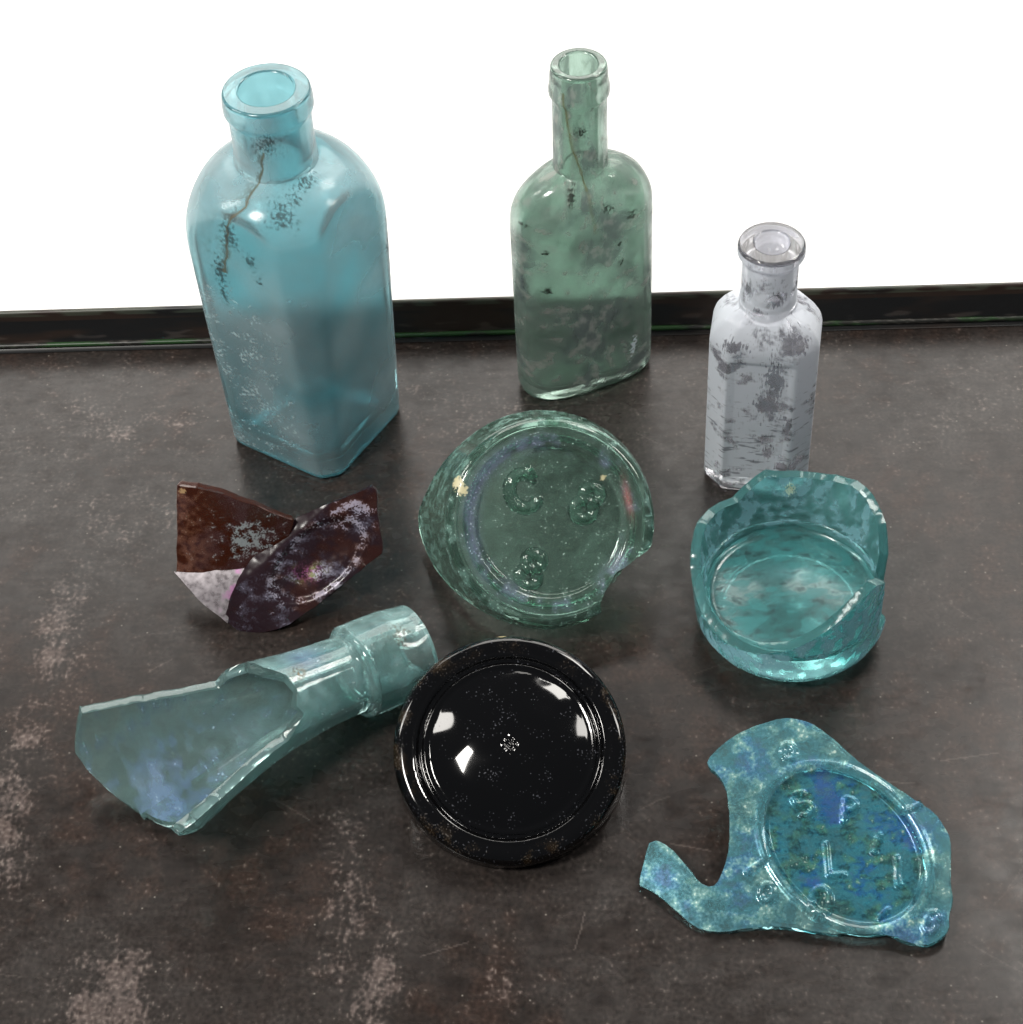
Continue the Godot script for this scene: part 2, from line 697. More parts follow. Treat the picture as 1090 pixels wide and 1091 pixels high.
	for q in 70:
		var p := Vector2(rng.randf_range(100, tw - 100), rng.randf_range(0, th * 0.75))
		var dir := Vector2.from_angle(rng.randf_range(0, TAU) if q % 3 == 0 else rng.randfn(0.0, 0.25))
		var shade := rng.randf_range(0.10, 0.35)
		for k in rng.randi_range(8, 40):
			p += dir
			dir = dir.rotated(rng.randfn(0.0, 0.02))
			if p.x > 1 and p.y > 1 and p.x < tw - 1 and p.y < th - 1:
				var o := im.get_pixelv(p)
				im.set_pixelv(p, o.lerp(Color(0.52, 0.48, 0.46), shade))
	for q in 260:
		var p := Vector2i(rng.randi_range(100, tw - 100), rng.randi_range(0, int(th * 0.78)))
		im.set_pixelv(p, Color(0.55, 0.53, 0.5))
	tex = ImageTexture.create_from_image(im)
	var rw := 560
	var rh := 420
	var r1 := field(21, rw, rh, size, 0.015, 4)
	var r2 := field(22, rw, rh, size, 0.09, 3)
	var r3 := field(23, rw, rh, size, 0.003, 3, Vector2(3, 1))
	var rtex := paint(rw, rh, func(_u: float, _v: float, k: int) -> Color:
		var r := 0.27 + (r1[k] * B - 1.0) * 0.10 + (r2[k] * B - 1.0) * 0.08 + (r3[k] * B - 1.0) * 0.08
		return Color(r, r, r, 1.0))
	var fm := StandardMaterial3D.new()
	fm.albedo_texture = tex
	fm.roughness_texture = rtex
	fm.roughness = 1.0
	fm.metallic_specular = 0.34
	fm.texture_repeat = false
	# floor slab
	var fs := SurfaceTool.new()
	fs.begin(Mesh.PRIMITIVE_TRIANGLES)
	var nxs := 24
	var nzs := 18
	for s in 2:
		var y := 0.0 if s == 0 else -0.002
		for j in nzs:
			for i in nxs:
				var q := [[i, j], [i + 1, j], [i + 1, j + 1], [i, j + 1]]
				for k in ([0, 1, 2, 0, 2, 3] if s == 0 else [2, 1, 0, 3, 2, 0]):
					var u: float = float(q[k][0]) / nxs
					var v: float = float(q[k][1]) / nzs
					fs.set_uv(Vector2(u, v))
					fs.set_normal(Vector3.UP if s == 0 else Vector3.DOWN)
					fs.add_vertex(Vector3(x0 + u * 0.6, y, v * z1))
	part("tray_floor", fs.commit(), fm, tray)
	# rim: a profile carried round a rounded rectangle
	var path := []
	var rr := 0.022
	for c in [[0.3 - rr, z1 - rr, 0], [-0.3 + rr, z1 - rr, 90], [-0.3 + rr, rr, 180], [0.3 - rr, rr, 270]]:
		for k in 9:
			var a := deg_to_rad(c[2] + k * 11.25)
			path.append([Vector2(c[0] + rr * cos(a), c[1] + rr * sin(a)), Vector2(cos(a), sin(a))])
	var rm := StandardMaterial3D.new()
	var lw := 1600
	var rb := field(41, lw, 96, Vector2(2.1, 0.06), 0.03, 4, Vector2(4, 1))
	var rf := field(42, lw, 96, Vector2(2.1, 0.06), 0.006, 3, Vector2(3, 1))
	rm.albedo_texture = paint(lw, 96, func(_u: float, v: float, k: int) -> Color:
		var b := rb[k] * B - 1.0
		var f := rf[k] * B - 1.0
		var c := Color(0.105, 0.108, 0.112).lerp(Color(0.185, 0.145, 0.125), sm(-0.1, 0.35, b + (0.35 if v > 0.36 and v < 0.62 else -0.1)))
		c = c.lerp(Color(0.42, 0.38, 0.36), sm(0.16, 0.45, f + b * 0.5 - absf(v - 0.13) * 4.0 + 0.1) * 0.35)
		c = c.lerp(Color(0.30, 0.34, 0.29), sm(0.0, 0.4, f + 0.3) * 0.6 if v > 0.42 and v < 0.6 else 0.0)
		return c)
	rm.roughness = 0.40
	rm.metallic_specular = 0.5
	var rim_prof := []    # outward distance from the floor's edge, height
	rim_prof.append(Vector2(-0.0032, 0.0003))
	for k in 7:
		var a := k / 6.0 * PI / 2
		rim_prof.append(Vector2(-0.003 + 0.003 * sin(a), 0.0003 + 0.003 * (1.0 - cos(a))))
	rim_prof.append(Vector2(0.0022, 0.011))
	rim_prof.append(Vector2(0.0032, 0.0158))
	for k in 9:
		var a := PI - k / 8.0 * PI * 1.25
		rim_prof.append(Vector2(0.0044 + 0.0012 * cos(a), 0.0164 + 0.0012 * sin(a)))
	rim_prof.append(Vector2(0.0038, 0.010))
	rim_prof.append(Vector2(0.0022, 0.0))
	rim_prof.append(Vector2(0.0018, -0.0022))
	part("rim", sweep(path, rim_prof), rm, tray)
	# a small ridge modelled along the foot of the rim, coloured in green patches
	var bead := []
	for k in 9:
		var a := PI - k / 8.0 * PI
		bead.append(Vector2(-0.0008 + 0.0011 * cos(a + 0.6), 0.0024 + 0.0011 * sin(a + 0.6)))
	var bm := StandardMaterial3D.new()
	var bb := field(43, lw, 8, Vector2(2.1, 0.01), 0.04, 3)
	var bf := field(44, lw, 8, Vector2(2.1, 0.01), 0.006, 3)
	bm.albedo_texture = paint(lw, 8, func(_u: float, _v: float, k: int) -> Color:
		var b := bb[k] * B - 1.0
		var f := bf[k] * B - 1.0
		return Color(0.14, 0.14, 0.13).lerp(Color(0.13, 0.27, 0.12), sm(-0.25, 0.2, b + f * 0.3) * 0.9).lerp(Color(0.40, 0.38, 0.36), sm(0.3, 0.5, f - b * 0.5) * 0.6))
	bm.roughness = 0.4
	part("rim_bead", sweep(path, bead), bm, tray, "thin greenish ridge along the foot of the tray rim")

func sweep(path: Array, prof: Array) -> ArrayMesh:
	var v := PackedVector3Array()
	var n := PackedVector3Array()
	var uv := PackedVector2Array()
	var idx := PackedInt32Array()
	var m := prof.size()
	var c := path.size() + 1
	var run := PackedFloat32Array([0.0])
	for i in range(1, c):
		run.append(run[-1] + path[i % path.size()][0].distance_to(path[i - 1][0]))
	var hgt := PackedFloat32Array([0.0])
	for j in range(1, m):
		hgt.append(hgt[-1] + prof[j].distance_to(prof[j - 1]))
	for i in c:
		for j in m:
			var p: Vector2 = path[i % path.size()][0] + path[i % path.size()][1] * prof[j].x
			v.append(Vector3(p.x, prof[j].y, p.y))
			uv.append(Vector2(run[i] / run[-1], hgt[j] / hgt[-1]))
	n.resize(v.size())
	for i in c - 1:
		for j in m - 1:
			var a := i * m + j
			var tri := PackedInt32Array([a, a + m, a + m + 1, a, a + m + 1, a + 1])
			var fn := (v[tri[2]] - v[tri[0]]).cross(v[tri[1]] - v[tri[0]]) + (v[tri[5]] - v[tri[3]]).cross(v[tri[4]] - v[tri[3]])
			for k in tri:
				n[k] += fn
			idx.append_array(tri)
	for j in m:
		var s := n[j] + n[(c - 1) * m + j]
		n[j] = s
		n[(c - 1) * m + j] = s
	for k in n.size():
		n[k] = n[k].normalized()
	return mesh_of(v, n, uv, idx)

# ---------------------------------------------------------------- whole bottles
func spots(list: Array, u: float, y: float) -> float:
	# strongest of some soft ovals: u, y, radius u, radius y
	var e := 0.0
	for q in list:
		var a: float = (u - q[0]) / q[2]
		var b: float = (y - q[1]) / q[3]
		var d := a * a + b * b
		if d < 4.0:
			e = maxf(e, exp(-d))
	return e

func build_blue() -> void:
	var root := thing("square_bottle", "tall square aqua-blue glass bottle with cracked shoulder, standing at the left", "bottle", Transform3D(Basis(Vector3.UP, deg_to_rad(-34.4)), Vector3(-0.077, 0.0006, -0.5997)))
	var rad := func(th: float, y: float) -> float:
		var up := clampf(y / 0.1, 0.0, 1.1)
		var a := 0.0256 + 0.0030 * up
		# the front and back corners are cut off wider than the other two
		var ch := 0.0062 + 0.0040 * up if cos(th) * sin(th) > 0.0 else 0.0030 + 0.0015 * up
		var fx := maxf(absf(cos(th)), absf(sin(th)))
		var dg := absf(cos(fposmod(th, PI / 2) - PI / 4))
		var sq := smin(a / fx, (2.0 * a - ch) / sqrt(2.0) / dg, 0.0024)
		if y < 0.0014:
			sq -= 0.0011 * (1.0 - sqrt(maxf(0.0, 1.0 - pow(1.0 - y / 0.0014, 2.0))))
		var t := clampf((y - 0.098) / 0.0385, 0.0, 1.0)
		var dome := 0.012 + 0.0262 * pow(maxf(0.0, 1.0 - pow(t, 2.3)), 0.5)
		var neck := 0.0147 + 0.0006 * sm(0.145, 0.136, y) + 0.0014 * sm(0.1565, 0.1600, y) - 0.0004 * sm(0.162, 0.167, y)
		return smax(smin(sq, dome, 0.0018), neck if y > 0.11 else 0.0, 0.003)
	var ys := steps([[0.0, 0.003, 10], [0.003, 0.095, 34], [0.095, 0.127, 38], [0.127, 0.139, 34], [0.139, 0.155, 10], [0.155, 0.1657, 18]])
	ys.append(0.1657)
	var w := 620
	var h := 620
	var size := Vector2(0.19, 0.19)
	var level := heights(rad, ys, 0.167, h)
	var n1 := field(101, w, h, size, 0.05, 2)
	var n2 := field(102, w, h, size, 0.010, 4)
	var n3 := field(103, w, h, size, 0.0022, 3)
	var crack := [[0.90, 0.435], [0.859, 0.441], [0.791, 0.483], [0.754, 0.510], [0.679, 0.521], [0.60, 0.545]]
	var dirt := [[0.469, 0.666, 0.014, 0.028], [0.395, 0.785, 0.03, 0.020], [0.41, 0.92, 0.05, 0.03], [0.30, 0.813, 0.04, 0.006], [0.454, 0.615, 0.01, 0.02], [0.135, 0.53, 0.010, 0.05], [0.555, 0.60, 0.012, 0.05], [0.56, 0.53, 0.010, 0.035], [0.355, 0.80, 0.02, 0.010], [0.51, 0.72, 0.02, 0.04], [0.10, 0.50, 0.012, 0.03]]
	var t := paint(w, h, func(u: float, _v: float, k: int) -> Color:
		var y := level[k / w]
		var l := n1[k] * B - 1.0
		var m := n2[k] * B - 1.0
		var f := n3[k] * B - 1.0
		var c := Color(0.71, 0.77, 0.785, clampf(0.28 + l * 0.32 + m * 0.05, 0.05, 0.6))
		# scratched white flecks low on the left face
		var fl := exp(-pow((u - 0.545) / 0.07, 2.0) - pow((y - 0.22) / 0.20, 2.0))
		if fl > 0.05:
			c = over(c, Color(0.80, 0.90, 0.92, sm(0.30, 0.75, f * 0.8 + m * 0.6 + fl * 0.16) * 0.6))
		# brown line of the crack with dirt caught beside it
		if y > 0.60 and y < 0.90:
			var cu := 0.5
			for q in crack.size() - 1:
				if y <= crack[q][0] and y >= crack[q + 1][0]:
					cu = lerpf(crack[q + 1][1], crack[q][1], (y - crack[q + 1][0]) / (crack[q][0] - crack[q + 1][0]))
			var d := u - cu - m * 0.010
			if absf(d) < 0.08:
				c = over(c, Color(0.38, 0.33, 0.23, exp(-pow(d / 0.0035, 2.0)) * 0.8))
				var smear := exp(-maxf(d, -d * 10.0) / 0.022) * sm(-0.1, 0.35, f * 0.6 + m * 0.6 + 0.1)
				c = over(c, Color(0.33, 0.34, 0.30, smear * 0.6))
		var e := spots(dirt, u, y)
		if e > 0.02:
			c = over(c, Color(0.17, 0.20, 0.20, sm(0.28, 0.95, e * 0.70 + f * 0.85 + m * 0.3) * 0.70))
		return c)
	bottle(root, rad, ys, 0.167, 0.1575, 0.137, 0.0098, 0.0034, 0.0035, 0.0008, 0.012, glass(lin(0.34, 0.68, 0.74), 0.15, 0.16), film(t, 0.6))

func build_green() -> void:
	var root := thing("flask_bottle", "flat oval pale green glass flask with double-stepped lip, standing upright", "bottle", Transform3D(Basis(Vector3.UP, deg_to_rad(20)), Vector3(0.0340, 0.0006, -0.6215)))
	var rad := func(th: float, y: float) -> float:
		var t := clampf((y - 0.084) / 0.0245, 0.0, 1.0)
		var k := pow(maxf(0.0, 1.0 - pow(t, 2.4)), 0.5)
		var a := 0.007 + 0.0215 * k
		var b := 0.008 + 0.0062 * pow(maxf(0.0, 1.0 - pow(t, 3.0)), 0.5)
		var n := lerpf(2.7, 2.0, sm(0.3, 1.0, t))
		var body := pow(pow(absf(cos(th)) / a, n) + pow(absf(sin(th)) / b, n), -1.0 / n)
		if y < 0.004:
			body -= 0.003 * (1.0 - sqrt(maxf(0.0, 1.0 - pow(1.0 - y / 0.004, 2.0))))
		var neck := 0.0101 + 0.0003 * sm(0.13, 0.11, y) + 0.0012 * sm(0.1395, 0.1425, y) - 0.0005 * sm(0.1435, 0.1475, y) - 0.0004 * sm(0.147, 0.154, y)
		return smax(body, neck if y > 0.09 else 0.0, 0.0025)
	var ys := steps([[0.0, 0.005, 10], [0.005, 0.082, 26], [0.082, 0.100, 22], [0.100, 0.1105, 30], [0.1105, 0.138, 10], [0.138, 0.1527, 22]])
	ys.append(0.1527)
	var w := 560
	var h := 600
	var size := Vector2(0.145, 0.165)
	var level := heights(rad, ys, 0.154, h)
	var n1 := field(111, w, h, size, 0.035, 3)
	var n2 := field(112, w, h, size, 0.009, 4)
	var n3 := field(113, w, h, size, 0.0020, 3)
	var line := [[0.96, 0.655], [0.876, 0.64], [0.799, 0.612], [0.749, 0.572], [0.67, 0.531], [0.55, 0.505]]
	var dirt := [[0.666, 0.523, 0.010, 0.010], [0.665, 0.397, 0.014, 0.013], [0.606, 0.672, 0.02, 0.03], [0.364, 0.571, 0.016, 0.02], [0.403, 0.494, 0.012, 0.015], [0.56, 0.85, 0.05, 0.02], [0.45, 0.62, 0.03, 0.02], [0.40, 0.43, 0.015, 0.012], [0.72, 0.60, 0.02, 0.01]]
	var t := paint(w, h, func(u: float, _v: float, k: int) -> Color:
		var y := level[k / w]
		var l := n1[k] * B - 1.0
		var m := n2[k] * B - 1.0
		var f := n3[k] * B - 1.0
		var c := Color(0.58, 0.64, 0.61, clampf(0.34 + l * 0.40 + m * 0.20 + f * 0.05, 0.06, 0.7))
		c = over(c, Color(0.34, 0.36, 0.38, sm(0.05, 0.5, l * 0.8 - m * 0.5) * 0.40))
		c = over(c, Color(0.74, 0.67, 0.66, sm(0.1, 0.6, m + l * 0.3) * 0.25))
		for q in line.size() - 1:
			if y <= line[q][0] and y >= line[q + 1][0]:
				var cu: float = lerpf(line[q + 1][1], line[q][1], (y - line[q + 1][0]) / (line[q][0] - line[q + 1][0]))
				c = over(c, Color(0.40, 0.37, 0.22, exp(-pow((u - cu + m * 0.006) / 0.008, 2.0)) * (0.6 if y > 0.68 else 0.25)))
		var e := spots(dirt, u, y)
		if e > 0.02:
			c = over(c, Color(0.12, 0.13, 0.11, sm(0.35, 0.75, e * 0.7 + f * 0.6 + m * 0.2) * 0.8))
		var e2 := spots([[0.356, 0.12, 0.012, 0.05]], u + (y - 0.13) * 0.2, y)
		if e2 > 0.02:
			c = over(c, Color(0.85, 0.90, 0.92, sm(0.3, 0.6, e2 * 0.6 + f * 0.5) * 0.85))
		return c)
	bottle(root, rad, ys, 0.154, 0.1395, 0.109, 0.0068, 0.0028, 0.0038, 0.0010, 0.006, glass(lin(0.49, 0.67, 0.58), 0.12, 0.12), film(t, 0.55))

func build_clear() -> void:
	var root := thing("panel_bottle", "small clear glass bottle with chamfered corners and frosty white film", "bottle", Transform3D(Basis(Vector3.UP, deg_to_rad(-12)), Vector3(0.0985, 0.0006, -0.562)))
	var rad := func(th: float, y: float) -> float:
		var t := clampf((y - 0.0725) / 0.0145, 0.0, 1.0)
		var k := pow(maxf(0.0, 1.0 - pow(t, 1.8)), 0.58)
		var a := 0.006 + 0.0142 * k
		var b := 0.006 + 0.0095 * k
		var ch := 0.0075 * k
		var c := absf(cos(th))
		var s := absf(sin(th))
		var rect := smin(a / maxf(c, 1e-4), b / maxf(s, 1e-4), 0.0006)
		var body := smin(rect, (a + b - ch) / (c + s), 0.0005)
		if y < 0.002:
			body -= 0.0016 * (1.0 - sqrt(maxf(0.0, 1.0 - pow(1.0 - y / 0.002, 2.0))))
		# sunken panel on the two wide faces
		var px := body * cos(th)
		if s * body > b - 0.001 and k > 0.99:
			body -= 0.0006 * sm(0.0125, 0.0115, absf(px)) * sm(0.006, 0.008, y) * sm(0.0700, 0.0680, y) / s
		var neck := 0.0101 + 0.0005 * sm(0.095, 0.085, y) + 0.0020 * sm(0.1075, 0.1115, y)
		return smax(body, neck if y > 0.075 else 0.0, 0.0016)
	var ys := steps([[0.0, 0.0025, 10], [0.0025, 0.010, 10], [0.010, 0.062, 14], [0.062, 0.083, 38], [0.083, 0.090, 20], [0.090, 0.106, 8], [0.106, 0.1137, 16]])
	ys.append(0.1137)
	var w := 560
	var h := 560
	var size := Vector2(0.11, 0.125)
	var level := heights(rad, ys, 0.115, h)
	var n1 := field(121, w, h, size, 0.022, 4)
	var n2 := field(122, w, h, size, 0.010, 5)
	var n3 := field(123, w, h, size, 0.0030, 4, Vector2(1.6, 1))
	var n4 := field(124, w, h, size, 0.0011, 2, Vector2(1, 5))
	var n5 := field(125, w, h, size, 0.0024, 3, Vector2(5, 1))
	var bare := [[0.45, 0.52, 0.045, 0.10], [0.47, 0.42, 0.05, 0.06], [0.455, 0.20, 0.03, 0.035], [0.385, 0.69, 0.05, 0.05], [0.60, 0.66, 0.05, 0.03], [0.44, 0.84, 0.05, 0.035], [0.40, 0.13, 0.025, 0.05], [0.40, 0.32, 0.015, 0.05], [0.55, 0.78, 0.04, 0.02], [0.62, 0.86, 0.05, 0.03]]
	var t := paint(w, h, func(u: float, _v: float, k: int) -> Color:
		var y := level[k / w]
		var l := n1[k] * B - 1.0
		var m := n2[k] * B - 1.0
		var f := n3[k] * B - 1.0
		var g := n4[k] * B - 1.0
		var left := sm(-0.45, 0.05, l * 0.7 + m * 0.6 + f * 0.25 + g * 0.12 + 0.10)
		var e := spots(bare, u, y)
		left = minf(left, 1.0 - sm(0.30, 0.55, e * 0.75 + m * 0.35 + f * 0.2 + g * 0.3))
		var c := Color(0.91, 0.935, 0.97, 0.07 + 0.58 * left)
		c = over(c, Color(0.30, 0.31, 0.34, sm(0.40, 0.6, (n5[k] * B - 1.0) * 0.9 + m * 0.2 + 0.15 * sm(0.38, 0.25, y) - 0.15 * sm(0.4, 0.5, y)) * 0.45))
		return c)
	bottle(root, rad, ys, 0.115, 0.1075, 0.0855, 0.0060, 0.0022, 0.005, 0.001, 0.003, glass(lin(0.84, 0.84, 0.89), 0.06, 0.08), film(t, 0.6))

# ---------------------------------------------------------------- fragments
func lean(elev: float, az: float, at: Vector3) -> Transform3D:
	var e := deg_to_rad(elev)
	var z := deg_to_rad(az)
	return tilt(Vector3(cos(e) * sin(z), sin(e), cos(e) * cos(z)), at)

func tilt(n: Vector3, at: Vector3) -> Transform3D:
	n = n.normalized()
	var x := (Vector3.RIGHT - n * n.x).normalized()
	return Transform3D(Basis(x, n, x.cross(n)), at)

func build_green_base() -> void:
	var root := thing("embossed_green_fragment", "round green glass bottle base embossed with C and 8, propped up facing the camera", "glass fragment", lean(47, 7, Vector3(0.0141, 0.040, -0.5026)))
	var ch := emboss([["C", -0.0085, -0.0118, 0.0130, -14], ["8", 0.0145, -0.0062, 0.0125, 32], ["8", -0.0078, 0.0170, 0.0120, 24]])
	var rh := 0.0385
	var bend := func(q: Vector2) -> Vector3:
		var s := q.length()
		var d := q / maxf(s, 1e-6)
		# arc length -> radius and height of the outside, base up
		var r := s
		var y := 0.0
		var hr := 0.0045
		if s < rh - hr:
			y = -0.0027 * (1.0 - sm(0.0255, 0.0288, s)) - 0.0008 * (1.0 - sm(0.0, 0.025, s)) + 0.0006 * sm(0.029, 0.031, s)
			y += raised(ch, q, 0.0013).x * 0.0010
		elif s < rh - hr + hr * 1.45:
			var a := (s - rh + hr) / hr
			r = rh - hr + hr * sin(a)
			y = 0.0006 - hr * (1.0 - cos(a))
		else:
			var a := 1.45
			var l := s - (rh - hr + hr * a)
			r = rh - hr + hr * sin(a) + l * 0.15 + l * l * 0.6
			y = 0.0006 - hr * (1.0 - cos(a)) - l * 0.985
		return Vector3(d.x * r, y, d.y * r)
	var outline := polar([[0, 0.012], [8, 0.006], [18, 0.0], [26, -0.0045], [42, -0.0085], [56, -0.0062], [62, -0.004], [63.5, -0.002], [65, 0.004], [68, 0.008], [80, 0.010], [110, 0.011], [135, 0.020], [160, 0.036], [180, 0.046], [188, 0.047], [200, 0.038], [230, 0.026], [270, 0.022], [310, 0.018], [340, 0.016], [360, 0.012]], rh, 1.5)
	var thick := func(q: Vector2) -> float:
		return lerpf(0.0055, 0.0034, sm(0.026, 0.045, q.length()))
	var names := func(q: Vector2) -> String:
		if q.length_squared() < 0.0006:
			var e := raised(ch, q, 0.0014)
			if e.x > 0.4:
				return "embossed_character#%d" % int(e.y)
		return "base" if q.length() < rh else "wall"
	var box := bounds(outline)
	var w := 520
	var h := 520
	var n1 := field(131, w, h, box.size, 0.022, 4)
	var n2 := field(132, w, h, box.size, 0.006, 4)
	var n3 := field(133, w, h, box.size, 0.0012, 3)
	var t := paint(w, h, func(u: float, v: float, k: int) -> Color:
		var q := box.position + box.size * Vector2(u, v)
		var s := q.length()
		var l := n1[k] * B - 1.0
		var m := n2[k] * B - 1.0
		var f := n3[k] * B - 1.0
		var c := Color(0.48, 0.64, 0.58, clampf(0.05 + l * 0.14 + m * 0.10, 0.0, 0.25))
		# violet and blue sheen on the weathering, painted round the ring
		var ring := exp(-pow((s - 0.0295) / 0.0030, 2.0)) * sm(-0.1, 0.4, l * 0.8 + m * 0.4 + clampf(-q.x * 12.0, -0.1, 0.25))
		c = over(c, Color(0.58, 0.60, 0.78, ring * clampf(0.26 + f * 0.2, 0.0, 0.4)))
		var edge := sm(0.033, 0.038, s) * sm(-0.1, 0.5, m + l * 0.5 + f * 0.2)
		c = over(c, Color(0.62, 0.80, 0.76, edge * 0.28))
		if s < 0.045:
			c = over(c, Color(0.80, 0.88, 0.85, sm(0.46, 0.65, f + m * 0.3) * 0.55))
		if s < 0.04:
			for g in [[-0.0335, -0.0165, 0.0026], [0.0205, -0.0150, 0.0012], [-0.0315, -0.0135, 0.0022]]:
				var e := exp(-Vector2(q.x - g[0], q.y - g[1]).length_squared() / (g[2] * g[2]))
				c = over(c, Color(0.80, 0.77, 0.62, sm(0.30, 0.7, e + f * 0.45)))
			c = over(c, Color(0.72, 0.45, 0.44, exp(-pow((q.x - 0.0290 - (q.y + 0.005) * 0.15) / 0.0013, 2.0) - pow((q.y + 0.007) / 0.006, 2.0)) * 0.5))
		return c)
	sheet(root, outline, [], 0.0006, bend, thick, names, {"all": glass(lin(0.46, 0.74, 0.62), 0.05, 0.05)}, [film(t, 0.4)], false, 0.0, 0.0003)

func build_cup() -> void:
	var root := thing("broken_bottle_base", "teal glass bottle base with jagged upright walls, open toward the top", "glass fragment", Transform3D(Basis(), Vector3(0.1005, 0.0006, -0.4826)))
	var rh := 0.0352
	var hr := 0.011
	var bend := func(q: Vector2) -> Vector3:
		var s := q.length()
		var d := q / maxf(s, 1e-6)
		var r := s
		var y := 0.0065 * (1.0 - sm(0.0, 0.030, s))
		if s > rh - hr:
			var a := minf((s - rh + hr) / hr, 1.4)
			var l := maxf(0.0, s - (rh - hr + hr * 1.4))
			r = rh - hr + hr * sin(a) + l * (lerpf(0.10, 0.20, -d.y) if d.y < 0.0 else lerpf(0.10, -0.02, d.y))
			y = hr * (1.0 - cos(a)) + l * 0.99
		return Vector3(d.x * r, y, d.y * r)
	var outline := ragged(polar([[0, -0.002], [8, -0.0015], [18, 0.001], [24, 0.010], [30, 0.008], [36, 0.012], [38, 0.040], [46, 0.043], [52, 0.0425], [60, 0.039], [80, 0.029], [100, 0.020], [120, 0.0145], [140, 0.012], [155, 0.013], [170, 0.017], [185, 0.021], [200, 0.026], [212, 0.029], [228, 0.028], [242, 0.026], [252, 0.030], [262, 0.034], [268, 0.0325], [290, 0.033], [312, 0.036], [322, 0.035], [338, 0.029], [348, 0.020], [352, 0.006], [357, -0.001], [360, -0.002]], rh, 1.5), 0.003, 0.0003, 5)
	var box := bounds(outline)
	var thick := func(q: Vector2) -> float:
		return lerpf(0.0110, 0.0040, sm(0.026, 0.050, q.length()))
	var names := func(q: Vector2) -> String:
		return "base" if q.length() < rh + 0.003 else "wall"
	var w := 460
	var h := 460
	var n1 := field(141, w, h, box.size, 0.016, 4)
	var n2 := field(142, w, h, box.size, 0.005, 4, Vector2(2, 1))
	var n3 := field(143, w, h, box.size, 0.0014, 3)
	var t := paint(w, h, func(u: float, v: float, k: int) -> Color:
		var q := box.position + box.size * Vector2(u, v)
		var s := q.length()
		var l := n1[k] * B - 1.0
		var m := n2[k] * B - 1.0
		var f := n3[k] * B - 1.0
		var wall := sm(rh - 0.003, rh + 0.004, s)
		var front := sm(0.1, 0.45, q.y / maxf(s, 1e-5)) * wall
		var c := Color(0.58, 0.78, 0.84, lerpf(0.10, 0.75, front) * sm(-0.35, 0.25, m * 0.8 + l * 0.7 + f * 0.2 + 0.05))
		c = over(c, Color(0.84, 0.92, 0.95, sm(0.25, 0.6, f * 0.6 + m * 0.6) * 0.6 * front))
		return c)
	var t2 := paint(w, h, func(u: float, v: float, k: int) -> Color:
		var q := box.position + box.size * Vector2(u, v)
		var s := q.length()
		var l := n1[k] * B - 1.0
		var m := n2[k] * B - 1.0
		var f := n3[k] * B - 1.0
		var wall := sm(rh - 0.004, rh + 0.004, s)
		var c := Color(0.18, 0.50, 0.50, sm(-0.2, 0.4, m + l * 0.5) * lerpf(0.45, 0.0, wall))
		c = over(c, Color(0.58, 0.78, 0.83, sm(-0.3, 0.4, l + m * 0.6) * lerpf(0.04, 0.45, wall)))
		c = over(c, Color(0.80, 0.85, 0.72, sm(0.45, 0.8, f * 0.7 + 0.9 * exp(-Vector2(q.x - 0.006, q.y + 0.062).length_squared() / 1.6e-5)) * 0.7))
		c = over(c, Color(0.10, 0.22, 0.23, sm(0.15, 0.5, f * 0.2 - m * 0.8) * lerpf(0.45, 0.15, wall)))
		return c)
	# the inside: a thick floor of glass, then a thin wall
	var lining := func(q: Vector2) -> Vector3:
		var p: Vector3 = bend.call(q)
		var s := q.length()
		var d := q / maxf(s, 1e-6)
		var r_out := Vector2(p.x, p.z).length()
		var s1 := rh - hr
		var s2 := rh - hr + hr * 1.4
		if s < s1:
			return Vector3(d.x * s / s1 * 0.0275, 0.0150 + 0.0016 * (1.0 - sm(0.0, 0.024, s)), d.y * s / s1 * 0.0275)
		var k := clampf((s - s1) / (s2 - s1), 0.0, 1.0)
		var r := lerpf(0.0275 + 0.0045 * sin(k * PI / 2), r_out - 0.0036, sm(0.5, 1.0, k))
		var y := 0.0150 + 0.0045 * (1.0 - cos(k * PI / 2)) if k < 1.0 else p.y + (0.0195 - hr * (1.0 - cos(1.4))) * exp(-(s - s2) / 0.007)
		return Vector3(d.x * r, y, d.y * r)
	sheet(root, outline, [], 0.0007, bend, thick, names, {"all": glass(lin(0.30, 0.76, 0.76), 0.10, 0.14)}, [film(t, 0.5), film(t2, 0.5)], true, 0.0, 0.0003, lining)

